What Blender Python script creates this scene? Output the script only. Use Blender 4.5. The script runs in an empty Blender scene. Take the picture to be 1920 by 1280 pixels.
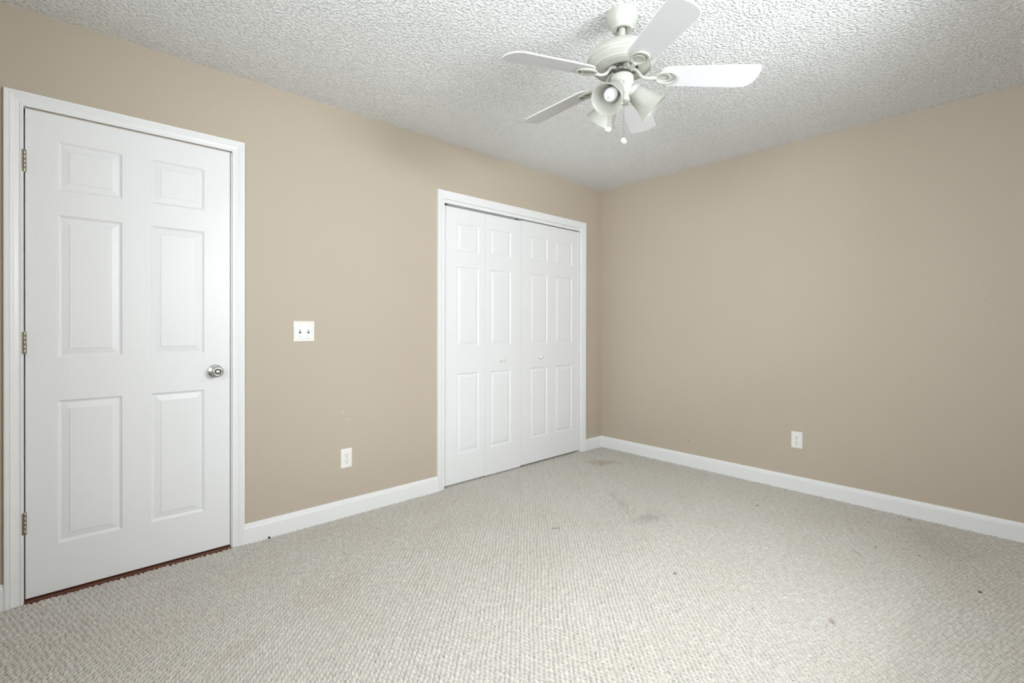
import bpy, bmesh, math, random
import numpy as np
from mathutils import Vector, Matrix

C = bpy.context.scene.collection
SC = bpy.context.scene
random.seed(4)

# ------------------------------------------------------------------ camera
RIGHT = Vector((0.7363, -0.6767, 0.0021))
UP = Vector((0.0004, 0.0035, 1.0))
FWD = Vector((0.6767, 0.7363, -0.0028))
cam_data = bpy.data.cameras.new('camera')
cam = bpy.data.objects.new('camera', cam_data)
C.objects.link(cam)
m = Matrix((RIGHT, UP, -FWD)).transposed().to_4x4()
m.translation = Vector((-3.7402, -2.8071, 1.1441))
cam.matrix_world = m
cam_data.sensor_width = 36.0
cam_data.lens = 901.018 / 1920 * 36
cam_data.shift_y = -25.6 / 1920
cam_data.clip_start = 0.02
SC.camera = cam

# ------------------------------------------------------------------ light
SC.view_settings.view_transform = 'Standard'
SC.view_settings.look = 'None'
SC.view_settings.gamma = 1.0
SC.view_settings.use_curve_mapping = False
SC.view_settings.exposure = -0.01
w = bpy.data.worlds.new('sky'); SC.world = w; w.use_nodes = True
w.node_tree.nodes['Background'].inputs[0].default_value = (0.86, 0.93, 1.0, 1)
w.node_tree.nodes['Background'].inputs[1].default_value = 1.7

# the window behind the photographer and the daylight coming in through it, with added fill lamps
WX0, WX1, WZ0, WZ1 = -2.95, -1.55, 0.90, 2.08
RX0, RY0, CH = -4.45, -3.10, 2.44          # left side wall, rear wall, ceiling height
def daylight(name, loc, sx, sy, aim, energy, spread=180, color=(0.90, 0.965, 1.0)):
    la = bpy.data.lights.new(name, 'AREA'); la.shape = 'RECTANGLE'
    la.size, la.size_y, la.energy, la.color = sx, sy, energy, color
    la.spread = math.radians(spread)
    o = bpy.data.objects.new(name, la); C.objects.link(o); o.location = loc
    o.rotation_euler = (Vector(aim) - Vector(loc)).to_track_quat('-Z', 'Z').to_euler()
WC = Vector(((WX0 + WX1) / 2, RY0, (WZ0 + WZ1) / 2))
daylight('daylight', WC + Vector((0, -.16, 0)), WX1 - WX0 - .06, WZ1 - WZ0 - .06, WC + Vector((0, 1, -.32)), 15, 150)      # overcast sky and ground seen through the window
daylight('open_sky', WC + Vector((0, -1.7, 1.9)), 3.0, 2.0, WC + Vector((0, .6, -.7)), 150)                       # higher, brighter part of the sky
UC = Vector((-2.03, RY0 - .50, 1.76))
daylight('ceiling_fill', UC, .80, .26, UC + Vector((0, 1, .45)), 52)             # lamp added outside, tilted up to brighten the ceiling and cast fan shadows
VY0, VY1 = -2.85, -1.75                    # unseen second window, added in the side wall for fill light
VC = Vector((RX0, (VY0 + VY1) / 2, (WZ0 + WZ1) / 2))
daylight('side_fill', VC + Vector((-.16, 0, 0)), VY1 - VY0 - .06, WZ1 - WZ0 - .06, VC + Vector((1, .30, 0)), 48, 125)  # added fill lamp, aimed toward the far corner

# ------------------------------------------------------------------ helpers
def tag(o, label=None, cat=None, group=None, kind=None):
    if label: o['label'] = label
    if cat: o['category'] = cat
    if group: o['group'] = group
    if kind: o['kind'] = kind
    return o

def empty(name, loc, parent=None):
    o = bpy.data.objects.new(name, None); C.objects.link(o)
    o.empty_display_size = 0.05; o.location = loc
    if parent: o.parent = parent
    return o

def obj(name, bm, mat, parent=None, smooth=None, loc=None):
    """link a bmesh as one object; smooth = auto-smooth angle in degrees"""
    me = bpy.data.meshes.new(name)
    bmesh.ops.recalc_face_normals(bm, faces=bm.faces)
    bm.to_mesh(me); bm.free()
    for mm in (mat if isinstance(mat, (list, tuple)) else [mat]):
        me.materials.append(mm)
    if smooth:
        for p in me.polygons: p.use_smooth = True
        me.set_sharp_from_angle(angle=math.radians(smooth))
    o = bpy.data.objects.new(name, me); C.objects.link(o)
    if parent: o.parent = parent
    if loc is not None: o.location = loc
    return o

def box(bm, x0, x1, y0, y1, z0, z1, bevel=0.0, mi=0):
    r = bmesh.ops.create_cube(bm, size=1.0)
    vs = r['verts']
    for v in vs:
        v.co = Vector((x0 + (v.co.x + .5) * (x1 - x0), y0 + (v.co.y + .5) * (y1 - y0), z0 + (v.co.z + .5) * (z1 - z0)))
    fs = {f for v in vs for f in v.link_faces}
    for f in fs: f.material_index = mi
    if bevel > 0:
        es = list({e for v in vs for e in v.link_edges})
        bmesh.ops.bevel(bm, geom=es, offset=bevel, segments=2, profile=0.6, affect='EDGES')

def lathe(bm, prof, seg=48, mat=None, mi=0):
    """revolve (radius, height) pairs about z; mat places the result"""
    rings = []
    for r, z in prof:
        if r < 1e-5:
            v = bm.verts.new((0, 0, z)); rings.append([v])
        else:
            rings.append([bm.verts.new((r * math.cos(2 * math.pi * i / seg), r * math.sin(2 * math.pi * i / seg), z)) for i in range(seg)])
    for a, b in zip(rings, rings[1:]):
        for i in range(seg):
            j = (i + 1) % seg
            if len(a) == 1 and len(b) == 1: continue
            if len(a) == 1: f = bm.faces.new((a[0], b[i], b[j]))
            elif len(b) == 1: f = bm.faces.new((a[i], a[j], b[0]))
            else: f = bm.faces.new((a[i], a[j], b[j], b[i]))
            f.material_index = mi
    if mat is not None:
        for ring in rings:
            for v in ring: v.co = mat @ v.co

def tube(bm, pts, rad, seg=12, closed=False, flat=1.0, upv=Vector((0, 0, 1)), mi=0):
    """sweep a round (or flattened) section along points"""
    pts = [Vector(p) for p in pts]; n = len(pts); rings = []
    for i, p in enumerate(pts):
        a = pts[(i - 1) % n] if (closed or i > 0) else p
        b = pts[(i + 1) % n] if (closed or i < n - 1) else p
        t = (b - a).normalized()
        s = t.cross(upv)
        if s.length < 1e-4: s = t.cross(Vector((1, 0, 0)))
        s.normalize(); u = s.cross(t).normalized()
        r = rad[i] if isinstance(rad, (list, tuple)) else rad
        rings.append([bm.verts.new(p + s * r * math.cos(2 * math.pi * k / seg) + u * r * flat * math.sin(2 * math.pi * k / seg)) for k in range(seg)])
    for i in range(n if closed else n - 1):
        a, b = rings[i], rings[(i + 1) % n]
        for k in range(seg):
            f = bm.faces.new((a[k], a[(k + 1) % seg], b[(k + 1) % seg], b[k])); f.material_index = mi
    if not closed:
        bm.faces.new(rings[0]).material_index = mi
        bm.faces.new(list(reversed(rings[-1]))).material_index = mi

def place(o, d):
    """matrix that puts local z along d with origin o"""
    d = Vector(d).normalized()
    return Matrix.Translation(Vector(o)) @ d.to_track_quat('Z', 'Y').to_matrix().to_4x4()

# ------------------------------------------------------------------ materials
def mat(name, col, rough=0.5, metal=0.0, spec=0.5):
    mt = bpy.data.materials.new(name); mt.use_nodes = True
    b = mt.node_tree.nodes['Principled BSDF']
    b.inputs['Base Color'].default_value = (*col, 1)
    b.inputs['Roughness'].default_value = rough
    b.inputs['Metallic'].default_value = metal
    b.inputs['Specular IOR Level'].default_value = spec
    return mt

def nodes(mt):
    nt = mt.node_tree
    return nt, nt.nodes['Principled BSDF'], (lambda k: nt.nodes.new(k)), nt.links.new

def S(h):
    """sRGB 0-255 to linear"""
    return tuple(((c / 255) / 12.92 if c / 255 <= .04045 else ((c / 255 + .055) / 1.055) ** 2.4) for c in h)

def add_bump(mt, scale, strength, dist, detail=3.0, stretch=None, vmin=None, vmax=None, rough_noise=0.5):
    nt, b, N, L = nodes(mt)
    tc = N('ShaderNodeTexCoord'); src = tc.outputs['Object']
    if stretch:
        mp = N('ShaderNodeMapping'); mp.inputs['Scale'].default_value = stretch
        L(src, mp.inputs['Vector']); src = mp.outputs['Vector']
    no = N('ShaderNodeTexNoise'); no.inputs['Scale'].default_value = scale; no.inputs['Detail'].default_value = detail
    no.inputs['Roughness'].default_value = rough_noise
    L(src, no.inputs['Vector']); out = no.outputs['Fac']
    if vmin is not None:
        mr = N('ShaderNodeMapRange'); mr.interpolation_type = 'SMOOTHSTEP'
        mr.inputs['From Min'].default_value = vmin; mr.inputs['From Max'].default_value = vmax
        L(out, mr.inputs['Value']); out = mr.outputs['Result']
    bp = N('ShaderNodeBump'); bp.inputs['Strength'].default_value = strength; bp.inputs['Distance'].default_value = dist
    L(out, bp.inputs['Height'])
    L(bp.outputs['Normal'], b.inputs['Normal'])
    return out

def ellipse_mask(nt, N, L, pos, cx, cy, rx, ry, ang=0.0, edge=0.5, noise=None, z=False):
    """soft ellipse on the floor (x, y) or a wall; returns a 0..1 socket"""
    mp = N('ShaderNodeMapping'); mp.vector_type = 'TEXTURE'
    if z == 'yz':
        mp.inputs['Location'].default_value = (0, cx, cy); mp.inputs['Scale'].default_value = (1, rx, ry)
        mp.inputs['Rotation'].default_value = (ang, 0, 0)
    elif z == 'xz':
        mp.inputs['Location'].default_value = (cx, 0, cy); mp.inputs['Scale'].default_value = (rx, 1, ry)
    else:
        mp.inputs['Location'].default_value = (cx, cy, 0); mp.inputs['Scale'].default_value = (rx, ry, 1)
        mp.inputs['Rotation'].default_value = (0, 0, ang)
    L(pos, mp.inputs['Vector'])
    ln = N('ShaderNodeVectorMath'); ln.operation = 'LENGTH'; L(mp.outputs['Vector'], ln.inputs[0])
    v = ln.outputs['Value']
    if noise is not None:
        ad = N('ShaderNodeMath'); ad.operation = 'ADD'; L(v, ad.inputs[0]); L(noise, ad.inputs[1]); v = ad.outputs[0]
    mr = N('ShaderNodeMapRange'); mr.interpolation_type = 'SMOOTHSTEP'
    mr.inputs['From Min'].default_value = 1.0; mr.inputs['From Max'].default_value = 1.0 - edge
    L(v, mr.inputs['Value'])
    return mr.outputs['Result']

def stain_and_tone(nt, N, L, col, mask, tint, amount):
    mu = N('ShaderNodeMath'); mu.operation = 'MULTIPLY'; mu.inputs[1].default_value = amount; L(mask, mu.inputs[0])
    mx = N('ShaderNodeMix'); mx.data_type = 'RGBA'; mx.blend_type = 'MIX'
    L(mu.outputs[0], mx.inputs['Factor']); L(col, mx.inputs['A']); mx.inputs['B'].default_value = (*tint, 1)
    return mx.outputs['Result']

WALL_COL = S((194, 181, 164))
M = {}
def wall_material(name, marks=()):
    mt = mat(name, WALL_COL, 0.55, spec=0.35)
    nt, b, N, L = nodes(mt)
    add_bump(mt, 190, 0.10, 0.002, 2.0)
    tc = N('ShaderNodeTexCoord')
    no = N('ShaderNodeTexNoise'); no.inputs['Scale'].default_value = 2.2; no.inputs['Detail'].default_value = 4
    L(tc.outputs['Object'], no.inputs['Vector'])
    rp = N('ShaderNodeMix'); rp.data_type = 'RGBA'
    rp.inputs['A'].default_value = (*[c * .975 for c in WALL_COL], 1); rp.inputs['B'].default_value = (*[min(1, c * 1.02) for c in WALL_COL], 1)
    L(no.outputs['Fac'], rp.inputs['Factor']); col = rp.outputs['Result']
    for plane, a, z, ra, rz, tint, amt in marks:
        k = ellipse_mask(nt, N, L, tc.outputs['Object'], a, z, ra, rz, edge=.7, z=plane)
        col = stain_and_tone(nt, N, L, col, k, tint, amt)
    L(col, b.inputs['Base Color'])
    return mt
DK = S((70, 62, 52))
M['wall'] = wall_material('beige_paint')
M['wall_r'] = wall_material('beige_paint_scuffed', [('yz', -.885, .209, .014, .004, DK, .75), ('yz', -1.12, .200, .008, .003, DK, .3),
    ('yz', -.34, .262, .004, .006, DK, .35), ('yz', -1.60, .93, .030, .003, S((225, 214, 196)), .35), ('yz', -2.42, .42, .004, .005, DK, .3),
    ('yz', -2.05, .62, .006, .003, DK, .25), ('yz', -2.62, 1.3, .004, .012, DK, .25), ('yz', -.72, 1.07, .016, .002, S((225, 214, 196)), .3)])
M['wall_l'] = wall_material('beige_paint_marked', [('xz', -2.535, .625, .005, .005, S((235, 230, 220)), .8), ('xz', -2.50, .582, .018, .003, S((228, 222, 210)), .6),
    ('xz', -2.3, .44, .004, .003, DK, .25), ('xz', -2.12, 1.5, .02, .003, S((160, 146, 124)), .3)])
M['ceiling'] = mat('sprayed_ceiling', (.885, .895, .89), 0.9, spec=0.15)
def ceiling_bump():
    nt, b, N, L = nodes(M['ceiling'])
    tc = N('ShaderNodeTexCoord')
    a = N('ShaderNodeTexNoise'); a.inputs['Scale'].default_value = 82; a.inputs['Detail'].default_value = 2; a.inputs['Roughness'].default_value = .5
    a.inputs['Distortion'].default_value = .25
    L(tc.outputs['Object'], a.inputs['Vector'])
    m1 = N('ShaderNodeMapRange'); m1.interpolation_type = 'SMOOTHSTEP'
    m1.inputs['From Min'].default_value = .42; m1.inputs['From Max'].default_value = .72; L(a.outputs['Fac'], m1.inputs['Value'])
    c = N('ShaderNodeTexNoise'); c.inputs['Scale'].default_value = 9; c.inputs['Detail'].default_value = 2
    L(tc.outputs['Object'], c.inputs['Vector'])
    m2 = N('ShaderNodeMapRange'); m2.inputs['From Min'].default_value = .3; m2.inputs['From Max'].default_value = .65
    m2.inputs['To Min'].default_value = .85; L(c.outputs['Fac'], m2.inputs['Value'])
    mu = N('ShaderNodeMath'); mu.operation = 'MULTIPLY'; L(m1.outputs['Result'], mu.inputs[0]); L(m2.outputs['Result'], mu.inputs[1])
    bp = N('ShaderNodeBump'); bp.inputs['Strength'].default_value = 1.0; bp.inputs['Distance'].default_value = .0060
    L(mu.outputs[0], bp.inputs['Height']); L(bp.outputs['Normal'], b.inputs['Normal'])
ceiling_bump()
M['trim'] = mat('white_gloss_trim', S((240, 240, 240)), 0.35)
add_bump(M['trim'], 60, .05, .002, 2)
M['door'] = mat('white_embossed_door', S((238, 238, 239)), 0.38)
add_bump(M['door'], 26, .11, .0025, 5.0, stretch=(6.0, 1.0, .55))
M['closet_door'] = mat('white_bifold_paint', S((238, 238, 239)), 0.42)
add_bump(M['closet_door'], 26, .07, .002, 4.0, stretch=(6.0, 1.0, .55))
M['dark'] = mat('unlit_gap', (.02, .02, .02), .8)
M['closet_in'] = mat('closet_interior', (.30, .28, .26), .8)
M['nickel'] = mat('satin_nickel', S((188, 187, 184)), .28, 1.0)
M['hinge'] = mat('brushed_hinge_steel', S((168, 163, 148)), .36, 1.0)
M['wood'] = mat('red_brown_threshold', S((100, 59, 43)), .45)
add_bump(M['wood'], 30, .2, .001, 4, stretch=(1, 14, 14))
M['plate'] = mat('white_plastic', S((243, 241, 236)), .3)
M['slot'] = mat('dark_slot', (.03, .028, .025), .6)
M['screw'] = mat('painted_screw', S((205, 203, 198)), .35, .3)
M['fan'] = mat('antique_white_enamel', S((186, 186, 177)), .38)
M['blade'] = mat('white_blade_laminate', S((221, 221, 223)), .5)
M['chain'] = mat('dull_chain', S((150, 146, 138)), .4, .8)
M['motor'] = mat('grey_motor_metal', S((150, 148, 142)), .4, .7)
M['motor_dark'] = mat('dark_knob_ring', S((66, 65, 62)), .35, .8)
def glass_materials():
    mt = bpy.data.materials.new('frosted_glass'); mt.use_nodes = True
    nt = mt.node_tree; b = nt.nodes['Principled BSDF']; N = nt.nodes.new; L = nt.links.new
    b.inputs['Base Color'].default_value = (*S((214, 214, 208)), 1); b.inputs['Roughness'].default_value = .35
    tr = N('ShaderNodeBsdfTranslucent'); tr.inputs['Color'].default_value = (*S((222, 222, 216)), 1)
    mx = N('ShaderNodeMixShader'); mx.inputs['Fac'].default_value = .6
    L(b.outputs['BSDF'], mx.inputs[1]); L(tr.outputs['BSDF'], mx.inputs[2])
    L(mx.outputs['Shader'], nt.nodes['Material Output'].inputs['Surface'])
    M['frost'] = mt
    M['bulb'] = mat('frosted_bulb', S((236, 235, 238)), .12)
    pane = bpy.data.materials.new('clear_pane'); pane.use_nodes = True
    nt = pane.node_tree; N = nt.nodes.new; L = nt.links.new
    t = N('ShaderNodeBsdfTransparent'); g = N('ShaderNodeBsdfGlossy'); g.inputs['Roughness'].default_value = .02
    mx = N('ShaderNodeMixShader'); mx.inputs['Fac'].default_value = .05
    L(t.outputs['BSDF'], mx.inputs[1]); L(g.outputs['BSDF'], mx.inputs[2])
    L(mx.outputs['Shader'], nt.nodes['Material Output'].inputs['Surface'])
    M['pane'] = pane
glass_materials()

def carpet_material():
    mt = mat('berber_carpet', S((206, 199, 185)), .95, spec=.1)
    nt, b, N, L = nodes(mt)
    tc = N('ShaderNodeTexCoord'); pos = tc.outputs['Object']
    big = N('ShaderNodeTexNoise'); big.inputs['Scale'].default_value = 3.0; big.inputs['Detail'].default_value = 5
    L(pos, big.inputs['Vector'])
    fine = N('ShaderNodeTexNoise'); fine.inputs['Scale'].default_value = 260; fine.inputs['Detail'].default_value = 2
    L(pos, fine.inputs['Vector'])
    mid = N('ShaderNodeTexNoise'); mid.inputs['Scale'].default_value = 45; mid.inputs['Detail'].default_value = 2
    L(pos, mid.inputs['Vector'])
    a = N('ShaderNodeMix'); a.data_type = 'RGBA'
    a.inputs['A'].default_value = (*S((203, 197, 188)), 1); a.inputs['B'].default_value = (*S((211, 208, 201)), 1)
    L(big.outputs['Fac'], a.inputs['Factor'])
    # mixed yarn: lighter and darker flecks
    r1 = N('ShaderNodeMapRange'); r1.inputs['From Min'].default_value = .35; r1.inputs['From Max'].default_value = .68
    L(mid.outputs['Fac'], r1.inputs['Value'])
    k = N('ShaderNodeMix'); k.data_type = 'RGBA'; k.blend_type = 'MULTIPLY'; k.inputs['Factor'].default_value = 1
    ra = N('ShaderNodeMix'); ra.data_type = 'RGBA'; ra.inputs['A'].default_value = (.90, .89, .89, 1); ra.inputs['B'].default_value = (1.04, 1.04, 1.03, 1)
    L(r1.outputs['Result'], ra.inputs['Factor']); L(a.outputs['Result'], k.inputs['A']); L(ra.outputs['Result'], k.inputs['B'])
    k2 = N('ShaderNodeMix'); k2.data_type = 'RGBA'; k2.blend_type = 'MULTIPLY'; k2.inputs['Factor'].default_value = 1
    rb = N('ShaderNodeMix'); rb.data_type = 'RGBA'; rb.inputs['A'].default_value = (.84, .84, .84, 1); rb.inputs['B'].default_value = (1.12, 1.12, 1.12, 1)
    L(fine.outputs['Fac'], rb.inputs['Factor']); L(k.outputs['Result'], k2.inputs['A']); L(rb.outputs['Result'], k2.inputs['B'])
    col = k2.outputs['Result']
    nz = N('ShaderNodeTexNoise'); nz.inputs['Scale'].default_value = 22; nz.inputs['Detail'].default_value = 4; L(pos, nz.inputs['Vector'])
    nm = N('ShaderNodeMapRange'); nm.inputs['From Min'].default_value = .25; nm.inputs['From Max'].default_value = .75
    nm.inputs['To Min'].default_value = -.5; nm.inputs['To Max'].default_value = .5; L(nz.outputs['Fac'], nm.inputs['Value'])
    no = nm.outputs['Result']
    BR, GR, PK, DKG = S((150, 122, 96)), S((150, 144, 146)), S((150, 112, 104)), S((84, 76, 68))
    for cx, cy, rx, ry, ang, edge, tint, amt in [
        (-.43, -.34, .17, .10, -.75, .8, BR, .42), (-.52, -.38, .06, .04, 0, .8, BR, .35),
        (-1.19, -1.25, .17, .075, -.1, .9, GR, .40), (-1.13, -1.02, .20, .05, .9, 1., GR, .24), (-1.02, -.86, .10, .05, .6, .9, GR, .25),
        (-1.553, -2.276, .032, .016, .3, .9, PK, .55), (-1.60, -2.27, .02, .01, .3, .8, PK, .4),
        (-1.677, -1.681, .018, .009, .3, .6, DKG, .8), (-.845, -2.651, .016, .010, .3, .5, DKG, .9),
        (-.494, -1.606, .014, .008, .4, .5, DKG, .85), (-1.721, -.963, .012, .022, .8, .6, DKG, .6),
        (-1.70, -.975, .010, .018, .8, .6, DKG, .45), (-.46, -.86, .03, .015, .5, .8, GR, .55),
        (-.35, -2.45, .35, .22, .4, 1.0, S((176, 166, 152)), .35), (-.8, -2.2, .05, .012, .7, .7, DKG, .3),  # first entry: broad, soft, darker beige area near the right wall
        (-3.3, -.9, .14, .07, .4, .9, BR, .12), (-2.9, -.75, .3, .15, .2, 1., PK, .06), (-2.2, -.5, .12, .06, 0, 1., BR, .10),
        (-.65, -2.25, .012, .008, 0, .6, DKG, .7), (-.60, -2.42, .009, .006, 0, .6, DKG, .7), (-.28, -2.15, .010, .005, 0, .6, DKG, .6),
        (-.12, -1.35, .030, .007, 1.5, .6, DKG, .5), (-.07, -2.28, .05, .006, 1.57, .6, DKG, .55), (-.03, -1.62, .03, .006, 1.57, .6, DKG, .4),
        (-1.05, -1.9, .010, .006, 0, .6, DKG, .5), (-2.35, -1.9, .012, .007, .4, .6, DKG, .35), (-1.9, -1.55, .008, .006, 0, .6, DKG, .5)]:
        k = ellipse_mask(nt, N, L, pos, cx, cy, rx, ry, ang, edge, no if rx > .03 else None)
        col = stain_and_tone(nt, N, L, col, k, tint, amt)
    L(col, b.inputs['Base Color'])
    bp = N('ShaderNodeBump'); bp.inputs['Strength'].default_value = .5; bp.inputs['Distance'].default_value = .002
    L(fine.outputs['Fac'], bp.inputs['Height']); L(bp.outputs['Normal'], b.inputs['Normal'])
    return mt
M['carpet'] = carpet_material()

# ------------------------------------------------------------------ room shell
# doorway (door_1) and closet opening in the left wall, plane y = 0
DX0, DX1, DZ1 = -3.897, -3.114, 2.056
KX0, KX1, KZ1 = -1.830, -0.284, 2.060
T = 0.12
bm = bmesh.new()
for x0, x1, z0, z1 in [(RX0 - T, DX0, 0, CH), (DX0, DX1, DZ1, CH), (DX1, KX0, 0, CH), (KX0, KX1, KZ1, CH), (KX1, T, 0, CH)]:
    box(bm, x0, x1, 0, T, z0 - .02, z1)
tag(obj('wall_left', bm, M['wall_l']), 'beige painted wall holding the panel door and the white closet doors', 'wall', kind='structure')
bm = bmesh.new(); box(bm, 0, T, RY0 - T, 0, -.02, CH)
tag(obj('wall_right', bm, M['wall_r']), 'plain beige wall on the right with a single outlet near the carpet', 'wall', kind='structure')
bm = bmesh.new()
for y0, y1, z0, z1 in [(RY0 - T, VY0, -.02, CH), (VY1, 0, -.02, CH), (VY0, VY1, -.02, WZ0), (VY0, VY1, WZ1, CH)]:
    box(bm, RX0 - T, RX0, y0, y1, z0, z1)
tag(obj('wall_side', bm, M['wall']), 'beige side wall beyond the hinge side of the panel door', 'wall', kind='structure')
bm = bmesh.new()
for x0, x1, z0, z1 in [(RX0, WX0, -.02, CH), (WX1, 0, -.02, CH), (WX0, WX1, -.02, WZ0), (WX0, WX1, WZ1, CH)]:
    box(bm, x0, x1, RY0 - T, RY0, z0, z1)
tag(obj('wall_rear', bm, M['wall']), 'beige wall with the window, facing the closet doors', 'wall', kind='structure')
bm = bmesh.new(); box(bm, RX0 - T, T, RY0 - T, T, CH, CH + .1)
tag(obj('ceiling', bm, M['ceiling']), 'white ceiling with a sprayed bumpy texture', 'ceiling', kind='structure')
# closet interior, and a light blocker added behind the door; both dark coloured
bm = bmesh.new()
for a in [(KX0 - .05, KX1 + .05, .68, .72, -.02, CH), (KX0 - .05, KX0 - .02, T, .70, -.02, CH), (KX1 + .02, KX1 + .05, T, .70, -.02, CH), (KX0 - .05, KX1 + .05, T, .70, CH - .03, CH)]:
    box(bm, *a)
tag(obj('wall_closet', bm, M['closet_in']), 'shadowed inside of the closet behind the white folding doors', 'wall', kind='structure')
bm = bmesh.new()
for a in [(DX0 - .05, DX1 + .05, .58, .62, -.02, CH), (DX0 - .05, DX0 - .02, T, .60, -.02, CH), (DX1 + .02, DX1 + .05, T, .60, -.02, CH), (DX0 - .05, DX1 + .05, T, .60, CH - .03, CH)]:
    box(bm, *a)
tag(obj('hall_blocker', bm, M['closet_in']), 'dark box added behind the panel door to stop stray light', 'wall', kind='structure')

# carpet: looped berber pile as real relief where the photograph can see it
def vnoise(x, y, cell, seed):
    r = np.random.RandomState(seed); g = r.rand(512, 512)
    u, v = x / cell, y / cell
    i, j = np.floor(u).astype(int), np.floor(v).astype(int); fu, fv = u - i, v - j
    fu = fu * fu * (3 - 2 * fu); fv = fv * fv * (3 - 2 * fv)
    G = lambda a, b: g[a % 512, b % 512]
    return (G(i, j) * (1 - fu) + G(i + 1, j) * fu) * (1 - fv) + (G(i, j + 1) * (1 - fu) + G(i + 1, j + 1) * fu) * fv

def pile_height(x, y):
    u = (x + y) / math.sqrt(2); v = (x - y) / math.sqrt(2)
    v = v + .006 * (vnoise(x, y, .09, 1) - .5) + .010 * (vnoise(x, y, .4, 2) - .5) + .003 * (vnoise(x, y, .02, 3) - .5)
    a, b = .0165, .0195
    i = np.round(v / a); dv = v / a - i
    r = np.random.RandomState(7); off = r.rand(4096) * .25
    ii = i.astype(int)
    w = u / b + .5 * (ii % 2) + off[ii % 4096] + .55 * (vnoise(x, y, .025, 5) - .5) + .55 * dv
    j = np.round(w); dw = w - j
    tuft = r.rand(1024, 1024)[ii % 1024, j.astype(int) % 1024]
    h = (1 - (2 * np.abs(dv)) ** 2.6 * .75) * (1 - (2 * np.abs(dw)) ** 2.8 * .74)
    h = h * (.72 + .45 * tuft) + .38 * (vnoise(x, y, .006, 8) - .5)
    h = h - .42 * np.exp(-((np.abs(dv) - .5) / .16) ** 2 - ((np.abs(dw) - .42) / .22) ** 2) * (.35 + .9 * vnoise(x, y, .035, 11))
    return .0092 * h - .0064

def carpet():
    step = .003
    nx, ny = int(4.45 / step) + 1, int(3.15 / step) + 1
    xs = np.linspace(RX0, 0, nx); ys = np.linspace(RY0, .05, ny)
    X, Y = np.meshgrid(xs, ys, indexing='ij')
    depth = (X + 3.7402) * .6767 + (Y + 2.8071) * .7363
    lat = np.abs((X + 3.7402) * .7363 - (Y + 2.8071) * .6767)
    keep = (depth > 1.15) & (lat < depth * 1.08 + .35)
    Z = np.where(keep, pile_height(X, Y), -.001)
    edge = np.minimum(-X, .02) / .02
    Z = Z - (1 - edge) * .0005
    idx = -np.ones(X.shape, int)
    kf = keep[:-1, :-1] & keep[1:, :-1] & keep[1:, 1:] & keep[:-1, 1:]
    used = np.zeros(X.shape, bool)
    used[:-1, :-1] |= kf; used[1:, :-1] |= kf; used[1:, 1:] |= kf; used[:-1, 1:] |= kf
    idx[used] = np.arange(used.sum())
    co = np.stack([X[used], Y[used], Z[used]], 1)
    q = np.stack([idx[:-1, :-1][kf], idx[1:, :-1][kf], idx[1:, 1:][kf], idx[:-1, 1:][kf]], 1)
    n = len(co)
    # backing under the pile, over the whole room
    bk = np.array([(x, y, z) for z in (-.030, -.0085) for x, y in ((RX0, RY0), (0, RY0), (0, .74), (RX0, .74))])
    bf = np.array([(4, 5, 6, 7), (3, 2, 1, 0), (0, 1, 5, 4), (1, 2, 6, 5), (2, 3, 7, 6), (3, 0, 4, 7)]) + n
    co = np.concatenate([co, bk]); q = np.concatenate([q, bf])
    me = bpy.data.meshes.new('floor')
    me.vertices.add(len(co)); me.vertices.foreach_set('co', co.astype(np.float32).ravel())
    me.loops.add(q.size); me.loops.foreach_set('vertex_index', q.astype(np.int32).ravel())
    me.polygons.add(len(q)); me.polygons.foreach_set('loop_start', np.arange(0, q.size, 4, dtype=np.int32))
    me.polygons.foreach_set('use_smooth', np.ones(len(q), bool))
    me.update(calc_edges=True)
    me.materials.append(M['carpet'])
    o = bpy.data.objects.new('floor', me); C.objects.link(o)
    tag(o, 'pale beige looped carpet with brown and grey stains', 'floor', kind='structure')
carpet()

# ------------------------------------------------------------------ trim
def sweep_u(bm, prof, x0, x1, z0, z1, y=0.0):
    """casing profile (distance outward from the opening, projection) swept up, across and down with mitred corners"""
    rings = []
    for cx, cz, sx, sz in [(x0, z0, -1, 0), (x0, z1, -1, 1), (x1, z1, 1, 1), (x1, z0, 1, 0)]:
        rings.append([bm.verts.new((cx + sx * d, y - h, cz + sz * d)) for d, h in prof])
    for a, b in zip(rings, rings[1:]):
        for k in range(len(prof) - 1):
            bm.faces.new((a[k], a[k + 1], b[k + 1], b[k]))
    bm.faces.new(rings[0]); bm.faces.new(list(reversed(rings[-1])))

CASING = [(0, 0), (0, .0085), (.003, .0105), (.009, .0105), (.0115, .0085), (.015, .0088), (.026, .0115), (.036, .0158), (.0385, .0165), (.040, .0142), (.043, .0142), (.0445, .0165), (.052, .0172), (.0555, .0165), (.057, .014), (.057, 0)]
FLATCASE = [(0, 0), (0, .0095), (.003, .0112), (.008, .0112), (.010, .0098), (.014, .0102), (.030, .0135), (.046, .0160), (.053, .0168), (.056, .0160), (.057, .0145), (.057, 0)]
# door_1 casing + jamb
bm = bmesh.new(); sweep_u(bm, CASING, -3.881, -3.1255, 0, 2.0415)
o = tag(obj('trim_1', bm, M['trim']), 'white moulded casing around the panel door', 'door casing', kind='structure')
bm = bmesh.new()
box(bm, DX0, -3.8850, 0, T, 0, 2.0398); box(bm, -3.1310, DX1, 0, T, 0, 2.0398); box(bm, DX0, DX1, 0, T, 2.0398, DZ1)
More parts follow.
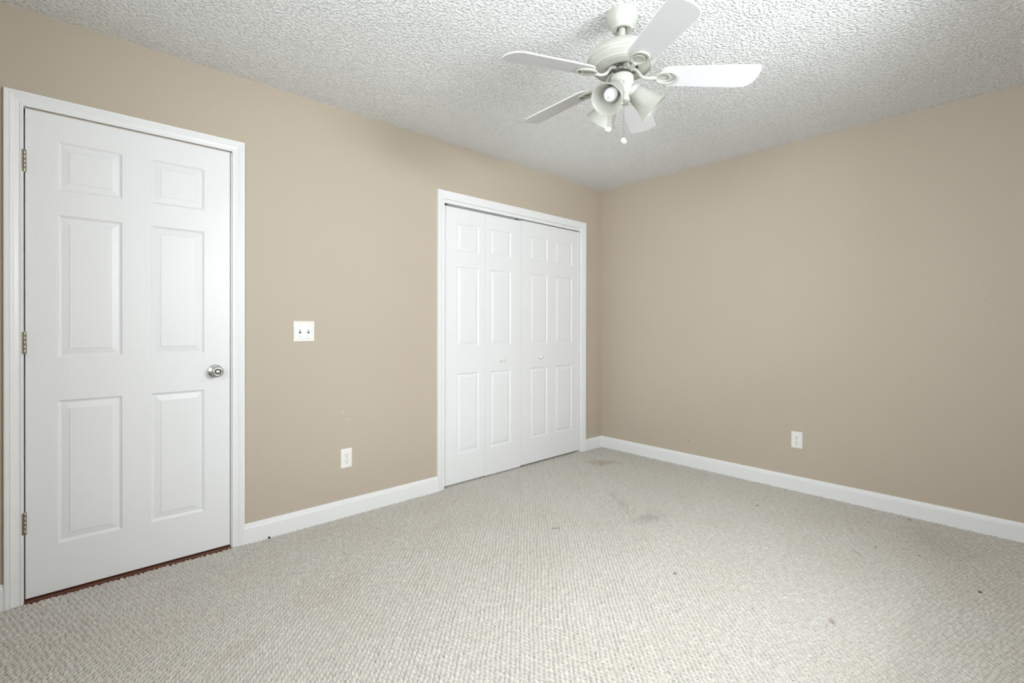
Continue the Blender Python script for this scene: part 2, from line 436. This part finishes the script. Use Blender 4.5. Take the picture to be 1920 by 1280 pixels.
# door stops
box(bm, -3.8850, -3.868, .040, .075, 0, 2.0398); box(bm, -3.1425, -3.1310, .040, .075, 0, 2.0398); box(bm, -3.8850, -3.1310, .040, .075, 2.028, 2.0398)
obj('jamb', bm, M['trim'], o)
bm = bmesh.new(); box(bm, -3.1318, -3.1309, .004, .030, .885, .945)
tag(obj('strike_plate', bm, M['nickel'], o), 'metal strike plate')
# closet casing + jamb + track fascia
bm = bmesh.new(); sweep_u(bm, FLATCASE, -1.811, -0.304, 0, 2.038)
o = tag(obj('trim_2', bm, M['trim']), 'white casing around the closet folding doors', 'door casing', kind='structure')
bm = bmesh.new()
box(bm, KX0, -1.8075, 0, T, 0, 2.0415); box(bm, -.3075, KX1, 0, T, 0, 2.0415); box(bm, KX0, KX1, 0, T, 2.0415, KZ1)
obj('jamb', bm, M['trim'], o)
bm = bmesh.new(); box(bm, -1.8075, -.3075, .002, .006, 2.0125, 2.0412); box(bm, -1.8075, -.3075, .006, .05, 2.034, 2.0412); box(bm, -1.8075, -.3075, .046, .05, 2.0125, 2.034)
obj('door_track', bm, M['trim'], o)
# threshold under the panel door
bm = bmesh.new(); box(bm, -3.8790, -3.1315, -.013, .118, -.006, .0105, .003)
tag(obj('trim_3', bm, M['wood']), 'red brown wooden threshold under the panel door', 'threshold', kind='structure')

BASE = [(0, 0), (.0135, 0), (.0135, .079), (.0120, .082), (.0120, .0865), (.0095, .0905), (.0080, .0985), (.0050, .1025), (0, .1030)]
def baseboard(bm, p0, p1, n, m0=0.0, m1=0.0):
    """p0 to p1 along a wall; n points into the room; m = mitre growth per unit of projection at each end"""
    p0, p1, n = Vector(p0), Vector(p1), Vector(n); t = (p1 - p0).normalized()
    a = [bm.verts.new(p0 + n * d + t * (d * m0) + Vector((0, 0, h - .003 if h == 0 else h))) for d, h in BASE]
    b = [bm.verts.new(p1 + n * d - t * (d * m1) + Vector((0, 0, h - .003 if h == 0 else h))) for d, h in BASE]
    for k in range(len(BASE) - 1): bm.faces.new((a[k], a[k + 1], b[k + 1], b[k]))
    bm.faces.new((a[-1], a[0], b[0], b[-1])); bm.faces.new(a); bm.faces.new(list(reversed(b)))
bm = bmesh.new(); baseboard(bm, (-3.0685, 0, 0), (-1.868, 0, 0), (0, -1, 0))
tag(obj('baseboard_left', bm, M['trim']), 'white baseboard between the panel door and the closet', 'baseboard', kind='structure')
bm = bmesh.new(); baseboard(bm, (-.247, 0, 0), (0, 0, 0), (0, -1, 0), 0, 1)
tag(obj('baseboard_corner', bm, M['trim']), 'short white baseboard between closet casing and room corner', 'baseboard', kind='structure')
bm = bmesh.new(); baseboard(bm, (0, 0, 0), (0, RY0, 0), (-1, 0, 0), 1, 0)
tag(obj('baseboard_right', bm, M['trim']), 'long white baseboard along the plain right wall', 'baseboard', kind='structure')
bm = bmesh.new(); baseboard(bm, (RX0, 0, 0), (-3.938, 0, 0), (0, -1, 0))
tag(obj('baseboard_side', bm, M['trim']), 'white baseboard stub on the hinge side of the panel door', 'baseboard', kind='structure')
bm = bmesh.new(); baseboard(bm, (RX0, RY0, 0), (0, RY0, 0), (0, 1, 0))
tag(obj('baseboard_rear', bm, M['trim']), 'white baseboard under the window', 'baseboard', kind='structure')

# rear window and added side window (behind the photographer): frame, sashes, panes, sill
def window(name, mm, wd, label):
    """local x across the window, y out into the room, z up from the bottom of the opening"""
    hw, ht = wd / 2, WZ1 - WZ0
    def put(bm, nm, mt, parent=None):
        bm.transform(mm); return obj(nm, bm, mt, parent)
    bm = bmesh.new()
    for a in [(-hw, .04 - hw, -T, 0, 0, ht), (hw - .04, hw, -T, 0, 0, ht), (.04 - hw, hw - .04, -T, 0, ht - .04, ht), (.04 - hw, hw - .04, -T, 0, 0, .04)]: box(bm, *a)
    wn = tag(put(bm, name, M['trim']), label, 'window', kind='structure')
    bm = bmesh.new(); box(bm, .04 - hw, hw - .04, -.08, -.05, ht / 2 - .02, ht / 2 + .02); box(bm, -.03, .03, -.079, -.051, .04, ht - .04)
    put(bm, 'sash', M['trim'], wn)
    bm = bmesh.new(); box(bm, .04 - hw, hw - .04, -.067, -.063, .04, ht - .04)
    put(bm, 'pane', M['pane'], wn)
    bm = bmesh.new(); box(bm, -hw - .05, hw + .05, 0, .05, -.025, 0, .004)
    put(bm, 'sill', M['trim'], wn)
window('window_1', Matrix.Translation((WC.x, RY0, WZ0)), WX1 - WX0, 'white framed window in the wall facing the closet')
window('fill_window', Matrix.Translation((RX0, VC.y, WZ0)) @ Matrix.Rotation(math.radians(-90), 4, 'Z'), VY1 - VY0, 'added unseen white framed window in the side wall facing the plain right wall')

# ------------------------------------------------------------------ panel doors
STEPS = [(.0035, .0030), (.0075, .0065), (.0115, .0078), (.0150, .0070), (.0365, .0026), (.0380, .0006), (.0400, .0006)]
def panel_slab(bm, x0, x1, z0, z1, yf, th, rects, k=1.0):
    """a moulded door: front face with sunk and raised fields, plain sides and back"""
    xs = sorted({x0, x1, *[r[0] for r in rects], *[r[1] for r in rects]})
    zs = sorted({z0, z1, *[r[2] for r in rects], *[r[3] for r in rects]})
    V = {}
    def vt(x, z, d=0.0):
        key = (round(x, 5), round(z, 5), round(d, 5))
        if key not in V: V[key] = bm.verts.new((x, yf + d, z))
        return V[key]
    for xa, xb in zip(xs, xs[1:]):
        for za, zb in zip(zs, zs[1:]):
            cx, cz = (xa + xb) / 2, (za + zb) / 2
            if any(r[0] < cx < r[1] and r[2] < cz < r[3] for r in rects): continue
            bm.faces.new((vt(xa, za), vt(xb, za), vt(xb, zb), vt(xa, zb)))
    for a, b, c, d in rects:
        # outer ring keeps the grid's own vertices so that the sheet stays closed
        prev = [vt(a, c), vt(b, c), vt(b, d), vt(a, d)]
        for ins, dep in STEPS:
            ins, dep = ins * k, dep * (k ** .5)
            cur = [vt(a + ins, c + ins, dep), vt(b - ins, c + ins, dep), vt(b - ins, d - ins, dep), vt(a + ins, d - ins, dep)]
            for i in range(4): bm.faces.new((prev[i], prev[(i + 1) % 4], cur[(i + 1) % 4], cur[i]))
            prev = cur
        bm.faces.new(prev)
    # body behind the sheet
    e = .0001
    for f in [((x0, x0), (z0, z1)), ((x1, x1), (z0, z1)), ((x0, x1), (z0, z0)), ((x0, x1), (z1, z1))]:
        (xa, xb), (za, zb) = f
        bm.faces.new([bm.verts.new(p) for p in ((xa, yf, za), (xb, yf, zb), (xb, yf + th, zb), (xa, yf + th, za))])
    bm.faces.new([bm.verts.new(p) for p in ((x0, yf + th, z0), (x1, yf + th, z0), (x1, yf + th, z1), (x0, yf + th, z1))])

def move_origin(o, p):
    p = Vector(p)
    o.data.transform(Matrix.Translation(-p)); o.location = p

bm = bmesh.new()
rects = [(a, b, c, d) for a, b in ((-3.780, -3.566), (-3.461, -3.247)) for c, d in ((1.719, 1.925), (1.009, 1.614), (.219, .826))]
panel_slab(bm, -3.8765, -3.1345, .0175, 2.0355, .001, .035, rects)
door = tag(obj('door_1', bm, M['door']), 'white six-panel door with three hinges and a round knob', 'door', kind='structure')
for z in (1.819, 1.073, .331):
    bm = bmesh.new()
    for k in range(5):
        z0 = z - .0445 + k * .0178
        lathe(bm, [(0, 0), (.0058, 0), (.0064, .0008), (.0064, .0166), (.0058, .0174), (0, .0174)], 20, Matrix.Translation((-3.8785, -.0062, z0)))
    lathe(bm, [(0, -.003), (.004, -.002), (.0045, 0), (.0045, .089), (.004, .091), (0, .092)], 16, Matrix.Translation((-3.8785, -.0062, z - .0445)))
    box(bm, -3.8868, -3.8800, -.0106, -.0002, z - .0445, z + .0445)
    box(bm, -3.8776, -3.8725, -.0016, .0008, z - .0445, z + .0445)
    tag(obj('hinge', bm, M['hinge'], door, 40), 'brushed metal butt hinge')
bm = bmesh.new()
KM = place((-3.2005, .001, .9155), (0, -1, 0))
lathe(bm, [(0, 0), (.0325, 0), (.0330, .003), (.0310, .007), (.0230, .0105), (.0150, .013), (.0122, .020), (.0120, .030), (.0160, .034), (.0225, .0385), (.0258, .0450), (.0266, .0520), (.0260, .0580), (.0244, .0618), (.0220, .0636), (.0165, .0645), (.0150, .0640), (.0146, .0600), (0, .0600)], 48, KM)
kn = tag(obj('door_knob', bm, M['nickel'], door, 35), 'round satin nickel knob')
bm = bmesh.new()
lathe(bm, [(.0146, .0602), (.0146, .0622), (.0098, .0622), (.0098, .0602)], 40, KM)
tag(obj('knob_ring', bm, M['motor_dark'], kn, 35), 'dark ring around the turn button')
bm = bmesh.new()
lathe(bm, [(.0098, .0602), (.0098, .0634), (.0086, .0642), (0, .0642)], 40, KM)
rr = bmesh.ops.create_cube(bm, size=1.0)
for v in rr['verts']: v.co = KM @ Vector((v.co.x * .0135, v.co.y * .0042, .0655 + v.co.z * .0030))
obj('turn_button', bm, M['nickel'], kn, 35)

# closet: two bifold doors of two leaves each
YD = .014
def leaf(x0, x1, z0, z1, pa, pb):
    bm = bmesh.new()
    panel_slab(bm, x0, x1, z0, z1, YD, .032, [(pa, pb, c, d) for c, d in ((1.690, 1.888), (.998, 1.577), (.222, .801))], .82)
    return bm
def closet_knob(x, z, parent):
    bm = bmesh.new()
    lathe(bm, [(0, 0), (.0085, 0), (.0075, .004), (.0070, .010), (.0110, .015), (.0150, .019), (.0160, .023), (.0145, .027), (.009, .0295), (0, .030)], 32, place((x, YD, z), (0, -1, 0)))
    return tag(obj('knob', bm, M['plate'], parent, 40), 'small round white knob')
def pivot(x, z, parent):
    bm = bmesh.new(); lathe(bm, [(0, 0), (.005, 0), (.005, .012), (.008, .012), (.008, .02), (0, .02)], 16, Matrix.Translation((x, YD + .016, z)))
    obj('pivot_pin', bm, M['motor'], parent)
L1, L2, L3, L4, L5 = -1.7980, -1.4275, -1.0520, -.6905, -.3130
d2 = tag(empty('door_2', (L1, YD, .012)), 'white folding closet door with knob, nearer the panel door', 'closet door', kind='structure')
o = obj('door_leaf', leaf(L1, L2 - .0006, .0115, 1.9985, -1.686, -1.484), M['closet_door'], d2)
o.location = -d2.location; pivot(L1 + .03, 1.9985, o)
o = obj('door_leaf', leaf(L2 + .0006, L3 - .0008, .0090, 1.9985, -1.371, -1.160), M['closet_door'], d2)
o.location = -d2.location; closet_knob(-1.265, .886, o); pivot(L3 - .03, 1.9985, o)
d3 = tag(empty('door_3', (L3, YD, .018)), 'white folding closet door with knob, nearer the room corner', 'closet door', kind='structure')
o = obj('door_leaf', leaf(L3 + .0008, L4 - .0004, .0155, 2.0055, -.945, -.737), M['closet_door'], d3)
o.location = -d3.location; closet_knob(-.8335, .889, o); pivot(L3 + .03, 2.0045, o)
o = obj('door_leaf', leaf(L4 + .0004, L5, .0155, 2.0055, -.639, -.416), M['closet_door'], d3)
o.location = -d3.location; pivot(L5 - .03, 2.0045, o)

# ------------------------------------------------------------------ wall plates
def wall_frame(p, n):
    """local x along the wall (to the right as seen from the room), y up, z out of the wall"""
    n = Vector(n); u = Vector((0, 0, 1)); r = u.cross(n)
    mm = Matrix((r, u, n)).transposed().to_4x4(); mm.translation = Vector(p); return mm

def plate_mesh(bm, hw, hh, lay):
    prev = None
    for ins, z in lay:
        cur = [bm.verts.new((sx * (hw - ins), sy * (hh - ins), z)) for sx, sy in ((-1, -1), (1, -1), (1, 1), (-1, 1))]
        if prev:
            for i in range(4): bm.faces.new((prev[i], prev[(i + 1) % 4], cur[(i + 1) % 4], cur[i]))
        else: bm.faces.new(list(reversed(cur)))
        prev = cur
    bm.faces.new(prev)

def screw(root, x, y, z):
    bm = bmesh.new()
    lathe(bm, [(0, -.001), (.0034, -.001), (.0034, .0004), (.0024, .0012), (0, .0014)], 16, Matrix.Translation((x, y, z)))
    box(bm, x - .0026, x + .0026, y - .0004, y + .0004, z + .0009, z + .0016)
    return obj('screw', bm, M['screw'], root, 40)

def outlet(p, n, label):
    root = tag(empty('wall_outlet', p), label, 'outlet', 'duplex outlets near the floor')
    root.matrix_world = wall_frame(p, n)
    bm = bmesh.new(); plate_mesh(bm, .035, .0575, [(0, 0), (0, .002), (.0015, .0045), (.004, .0056), (.006, .006)])
    obj('cover_plate', bm, M['plate'], root)
    for sy in (.0195, -.0195):
        bm = bmesh.new()
        # rounded face with flat top and bottom
        pts = []
        for k in range(40):
            a = 2 * math.pi * k / 40
            pts.append((.0172 * math.cos(a), max(-.0140, min(.0140, .0172 * math.sin(a)))))
        rings = []
        for s, z in ((1.05, .0050), (1.05, .0062), (1.0, .0064), (.97, .0078), (.9, .0080)):
            rings.append([bm.verts.new((x * s, sy + y * s, z)) for x, y in pts])
        for a, b in zip(rings, rings[1:]):
            for k in range(40): bm.faces.new((a[k], a[(k + 1) % 40], b[(k + 1) % 40], b[k]))
        bm.faces.new(rings[-1])
        rc = obj('receptacle', bm, M['plate'], root, 30)
        bm = bmesh.new()
        box(bm, -.0078, -.0055, sy + .0005, sy + .0085, .0074, .00815); box(bm, .0052, .0072, sy + .0010, sy + .0080, .0074, .00815)
        lathe(bm, [(.0030, .0074), (.0030, .00815), (0, .00815)], 16, Matrix.Translation((0, sy - .0068, 0)))
        obj('slots', bm, M['slot'], rc)
    screw(root, 0, 0, .0062)
    return root
outlet((-2.5155, -.0002, .3495), (0, -1, 0), 'white outlet on the wall between panel door and closet')
outlet((-.0002, -1.684, .3555), (-1, 0, 0), 'white outlet on the plain right wall')

def light_switch():
    p = (-2.765, -.0002, 1.1145)
    root = tag(empty('light_switch', p), 'white double light switch beside the panel door', 'light switch')
    root.matrix_world = wall_frame(p, (0, -1, 0))
    bm = bmesh.new()
    plate_mesh(bm, .0575, .0575, [(0, 0), (0, .004), (.0015, .006), (.0045, .0066), (.0075, .0055), (.0105, .0052), (.0125, .0066), (.0165, .0080), (.019, .0082)])
    obj('cover_plate', bm, M['plate'], root)
    for sx in (-.023, .023):
        bm = bmesh.new(); box(bm, sx - .0052, sx + .0052, -.0122, .0122, .0078, .00845)
        tg = obj('toggle_slot', bm, M['slot'], root)
        bm = bmesh.new()
        a = [bm.verts.new((sx + x, y, z)) for x, y, z in ((-.0044, -.0035, .008), (.0044, -.0035, .008), (.0044, .0115, .008), (-.0044, .0115, .008))]
        b = [bm.verts.new((sx + x, y, z)) for x, y, z in ((-.0036, .0065, .0195), (.0036, .0065, .0195), (.0036, .0135, .0180), (-.0036, .0135, .0180))]
        for i in range(4): bm.faces.new((a[i], a[(i + 1) % 4], b[(i + 1) % 4], b[i]))
        bm.faces.new(b); bm.faces.new(list(reversed(a)))
        tag(obj('toggle', bm, M['plate'], tg), 'toggle flipped up')
        for sy in (-.030, .030): screw(root, sx, sy, .0084)
light_switch()

# ------------------------------------------------------------------ ceiling fan
FX, FY = -2.0515, -1.6420
FR = Vector((RIGHT.x, RIGHT.y, 0)).normalized(); FF = Vector((-FR.y, FR.x, 0))
fan = tag(empty('ceiling_fan', (FX, FY, CH)), 'white five-blade ceiling fan with three frosted glass lamp shades', 'ceiling fan')
def fp(name, bm, mt, parent=None, smooth=40):
    """a fan part, modelled in world height about the fan's axis"""
    if parent is None: parent = fan
    o = obj(name, bm, mt, parent, smooth)
    o.data.transform(Matrix.Translation((0, 0, -CH))) if parent is fan else o.data.transform(Matrix.Translation((0, 0, -CH)))
    return o
bm = bmesh.new(); lathe(bm, [(.030, 2.4405), (.0660, 2.4405), (.0668, 2.434), (.0660, 2.428), (.0640, 2.420), (.0600, 2.406), (.0535, 2.393), (.0470, 2.3835), (.0440, 2.3800), (.0435, 2.3765), (.0410, 2.3735), (.0330, 2.3725), (.0285, 2.3745), (.0240, 2.3770), (.0215, 2.3830), (.0140, 2.3900)], 64)
fp('canopy', bm, M['fan'])
bm = bmesh.new(); lathe(bm, [(0, 2.395), (.0135, 2.395), (.0135, 2.318), (.0180, 2.316), (.0190, 2.310), (.0190, 2.300), (0, 2.300)], 32)
fp('downrod', bm, M['fan'])
bm = bmesh.new(); lathe(bm, [(.0, 2.3075), (.0300, 2.3070), (.0700, 2.3020), (.1000, 2.2940), (.1220, 2.2830), (.1360, 2.2690), (.1430, 2.2560), (.1448, 2.2480), (.1448, 2.2420), (.1425, 2.2392), (.1400, 2.2392), (.1385, 2.2350), (.1300, 2.2265), (.1190, 2.2180), (.1165, 2.2135), (.1130, 2.2125), (.1105, 2.2145), (.1080, 2.2110), (.0880, 2.2072), (.0700, 2.2070), (.0665, 2.2085), (.0650, 2.2180), (.0640, 2.2300), (.0, 2.2300)], 72)
mh = fp('motor_housing', bm, M['fan'])
bm = bmesh.new(); lathe(bm, [(0, 2.2300), (.0560, 2.2300), (.0585, 2.2270), (.0585, 2.2180), (.0560, 2.2150), (.0300, 2.2130), (.0250, 2.2060), (0, 2.2060)], 48)
fly = fp('flywheel', bm, M['motor'])
bm = bmesh.new()
for k in range(10):
    a = math.radians(36 * k + 10); lathe(bm, [(0, 2.2170), (.0042, 2.2170), (.0042, 2.2125), (.003, 2.2112), (0, 2.2110)], 12, Matrix.Translation((.047 * math.cos(a), .047 * math.sin(a), 0)))
o = obj('bracket_screws', bm, M['nickel'], fly, 40); o.data.transform(Matrix.Translation((0, 0, -CH)))
bm = bmesh.new(); lathe(bm, [(0, 2.1915), (.0200, 2.1915), (.0215, 2.1850), (.0430, 2.1835), (.0464, 2.1800), (.0472, 2.1760), (.0472, 2.1470), (.0462, 2.1410), (.0435, 2.1370), (0, 2.1365)], 56)
sw = fp('switch_housing', bm, M['fan'])
# oval nameplate ring on the switch housing, facing the camera
bm = bmesh.new(); pts = []
for k in range(28):
    t = 2 * math.pi * k / 28; a = math.atan2(-FF.y, -FF.x) + .30 * math.cos(t) * 1.0
    pts.append((.0474 * math.cos(a), .0474 * math.sin(a), 2.1615 + .0085 * math.sin(t)))
tube(bm, pts, .0011, 6, True)
o = obj('nameplate', bm, M['fan'], sw, 40); o.data.transform(Matrix.Translation((0, 0, -CH)))
bm = bmesh.new(); lathe(bm, [(0, 2.1375), (.0425, 2.1372), (.0445, 2.1340), (.0440, 2.1270), (.0405, 2.1140), (.0340, 2.1040), (.0290, 2.0990), (.0278, 2.0960), (.0305, 2.0940), (.0325, 2.0900), (.0325, 2.0800), (.0310, 2.0755), (.0250, 2.0730), (.0080, 2.0720), (.0060, 2.0680), (0, 2.0670)], 56)
fit = fp('light_fitter', bm, M['fan'])

# blades: measured tilt, droop and spacing
TILT = (Vector((-.0127, -.0053, 1))).normalized()
PITCH = math.radians(12.0); DROOP = -.0688; ZB = 2.1850
JIT = [.96, 1.73, -.80, -1.82, -.06]
def blade_axes(b):
    th = math.radians(-8.45 + 72 * b + JIT[b])
    d = FR * math.cos(th) + FF * math.sin(th)
    d = (d - TILT * d.dot(TILT)).normalized(); rt = d.cross(TILT)
    rad = (d + TILT * DROOP).normalized()
    lat = -(rt * math.cos(PITCH) + TILT * math.sin(PITCH))
    nrm = rad.cross(lat).normalized()
    if nrm.z < 0: nrm = -nrm
    return rad, lat.normalized(), nrm, d, rt
def smooth_closed(pts, n=3):
    for _ in range(n):
        pts = [p for i in range(len(pts)) for p in ((pts[i] * .75 + pts[(i + 1) % len(pts)] * .25), (pts[i] * .25 + pts[(i + 1) % len(pts)] * .75))]
    return pts
OUT = [(.150, -.022), (.156, -.036), (.168, -.048), (.190, -.0555), (.235, -.0565), (.36, -.0605), (.48, -.0640), (.512, -.0645), (.527, -.0615), (.5335, -.048), (.5365, -.015), (.532, .020), (.520, .045), (.503, .0600), (.480, .0640), (.36, .0605), (.235, .0565), (.190, .0555), (.168, .048), (.156, .036), (.150, .022)]
for b in range(5):
    rad, lat, nrm, d, rt = blade_axes(b)
    ori = Vector((0, 0, ZB - CH))
    P = lambda r, l, h=0.0: ori + rad * r + lat * l + nrm * h
    outline = smooth_closed([Vector((r, l, 0)) for r, l in OUT], 2)
    bm = bmesh.new(); rings = []
    for ins, h in ((.0012, -.0030), (0, -.0018), (0, .0018), (.0012, .0030)):
        rings.append([bm.verts.new(P(v.x + (ins if v.x < .3 else -ins), v.y * (1 - ins / .06), h)) for v in outline])
    n = len(outline)
    for a, c in zip(rings, rings[1:]):
        for k in range(n): bm.faces.new((a[k], a[(k + 1) % n], c[(k + 1) % n], c[k]))
    bm.faces.new(list(reversed(rings[0]))); bm.faces.new(rings[-1])
    bl = obj('blade', bm, M['blade'], fan, 30)
    # cast bracket: S-shaped arm and a double oval scroll below the blade
    bm = bmesh.new()
    H = -.0075
    ell = lambda c, a, w_, h, n=36: [P(c + a * math.cos(2 * math.pi * k / n), w_ * math.sin(2 * math.pi * k / n), h) for k in range(n)]
    tube(bm, ell(.1780, .0420, .0330, H), .0062, 10, True, .8, nrm)
    tube(bm, ell(.1660, .0285, .0245, H + .001), .0052, 10, True, .8, nrm)
    # shallow web filling the inner oval
    web = [bm.verts.new(v) for v in ell(.1640, .0250, .0215, H + .0035, 24)]; bm.faces.new(web)
    web2 = [bm.verts.new(v) for v in ell(.1640, .0250, .0215, H + .0045, 24)]; bm.faces.new(list(reversed(web2)))
    for k in range(24): bm.faces.new((web[k], web[(k + 1) % 24], web2[(k + 1) % 24], web2[k]))
    zz = lambda r, z: Vector((d.x * r, d.y * r, z - CH))
    arm = [zz(.034, 2.2125), zz(.046, 2.2118), zz(.058, 2.2060), zz(.068, 2.1930), zz(.078, 2.1800), zz(.090, 2.1715), P(.106, 0, -.011), P(.122, 0, -.010), P(.140, 0, H)]
    tube(bm, arm, [.0085, .0090, .0085, .0078, .0074, .0072, .0076, .0090, .0110], 12, False, .8, nrm)
    obj('blade_bracket', bm, M['fan'], fan, 40)
    bm = bmesh.new()
    for r, l in ((.150, .015), (.150, -.015), (.200, 0)):
        lathe(bm, [(0, 0), (.0045, 0), (.0045, .0015), (.003, .003), (0, .0034)], 12, place(P(r, l, -.004), -nrm))
    obj('bracket_screws', bm, M['screw'], bl, 40)

# lamp arms with frosted shades and bulbs
SHADE = [(.0270, -.004), (.0285, .000), (.0310, .005), (.0350, .014), (.0385, .027), (.0415, .042), (.0445, .058), (.0485, .076), (.0545, .093), (.0600, .105), (.0645, .114)]
for th, drop in ((-130, .76), (-3, .70), (122, .72)):
    t = math.radians(th); d = FR * math.cos(t) + FF * math.sin(t)
    ax = (d * .78 + Vector((0, 0, -drop))).normalized()
    p0 = Vector((0, 0, 2.1300 - CH)) + d * .030
    neck = Vector((0, 0, 2.1215 - CH)) + d * .0455
    mm = place(neck, ax)
    bm = bmesh.new()
    tube(bm, [p0, p0 + d * .010 - Vector((0, 0, .002)), neck - ax * .006], .0125, 16)
    lathe(bm, [(0, -.016), (.0180, -.016), (.0270, -.013), (.0315, -.007), (.0325, .002), (.0330, .006), (.0318, .009), (.0300, .009), (.0295, .000), (.0, -.004)], 40, mm)
    for k in range(3):
        a = 2.1 * k + .6; q = Vector((.0325 * math.cos(a), .0325 * math.sin(a), .003))
        lathe(bm, [(0, 0), (.0028, 0), (.0028, .006), (0, .007)], 10, mm @ place(q, (math.cos(a), math.sin(a), 0)))
    holder = obj('lamp_holder', bm, M['fan'], fan, 40)
    bm = bmesh.new()
    inner = [(r - .0028, z) for r, z in reversed(SHADE)]
    lathe(bm, SHADE + [(.0652, .1157), (.0640, .1164)] + inner, 56, mm)
    obj('lamp_shade', bm, M['frost'], holder, 50)
    bm = bmesh.new()
    lathe(bm, [(0, .000), (.0130, .000), (.0132, .022), (.0140, .030), (.0175, .040), (.0225, .050), (.0262, .061), (.0270, .070), (.0255, .080), (.0205, .089), (.0120, .0945), (.0050, .0962), (0, .0965)], 40, mm)
    for a0, a1, b0 in ((-.006, -.001, .002), (.001, .006, .003), (-.005, 0, -.002), (.001, .005, -.0025)):
        box_v = len(bm.verts)
        rr = bmesh.ops.create_cube(bm, size=1.0)
        for v in rr['verts']:
            v.co = mm @ Vector((a0 + (v.co.x + .5) * (a1 - a0), b0 + v.co.y * .0016, .0958 + v.co.z * .0012))
        for f in {f for v in rr['verts'] for f in v.link_faces}: f.material_index = 1
    obj('bulb', bm, [M['bulb'], M['slot']], holder, 40)

def pull_chain(x, y, z0, z1, fob_tilt, wob):
    bm = bmesh.new(); n = int((z0 - z1) / .0044)
    for k in range(n):
        z = z0 - k * (z0 - z1) / n
        r = bmesh.ops.create_icosphere(bm, subdivisions=1, radius=.0015)
        for v in r['verts']: v.co += Vector((x, y, z - CH))
    tube(bm, [(x, y, z0 - CH), (x, y, z1 - CH)], .0006, 6)
    ch = obj('pull_chain', bm, M['chain'], fan, 60)
    bm = bmesh.new()
    lathe(bm, [(0, -.0065), (.0085, -.0062), (.0118, -.0045), (.0128, -.001), (.0128, .002), (.0112, .0050), (.0070, .0068), (.0025, .0085), (0, .0090)], 28, place((x, y, z1 - .007 - CH), fob_tilt))
    tag(obj('pull_fob', bm, M['plate'], ch, 40), 'small white pull fob')
v = FR * -.003 + FF * -.0470
pull_chain(v.x, v.y, 2.1450, 1.906, (.55, -.3, .55), 0)
v = FR * -.0600 + FF * -.0150
pull_chain(v.x, v.y, 2.1320, 1.964, (.15, .1, 1), 0)
# the second cord leaves the fitter through a short guide
bm = bmesh.new(); q = FR * -.0600 + FF * -.0150; e = FR * -.038 + FF * -.0095
tube(bm, [Vector((e.x, e.y, 2.1340 - CH)), Vector((q.x * .9, q.y * .9, 2.1350 - CH)), Vector((q.x, q.y, 2.1300 - CH))], .0022, 8)
obj('chain_guide', bm, M['fan'], fan, 50)

# ------------------------------------------------------------------ loose bits
def crumb(x, y, z, s, label, seed):
    bm = bmesh.new(); r = bmesh.ops.create_icosphere(bm, subdivisions=2, radius=1)
    rng = random.Random(seed)
    for v in bm.verts: v.co = Vector((v.co.x * s[0], v.co.y * s[1], v.co.z * s[2])) * rng.uniform(.82, 1.12)
    o = obj('crumb', bm, M['crumb'], None, 60, (x, y, z)); tag(o, label, 'crumb')
M['crumb'] = mat('dark_crumb', S((46, 30, 28)), .7)
crumb(-2.952, -.021, .0055, (.0062, .0055, .0052), 'small dark crumb at the baseboard right of the panel door', 1)
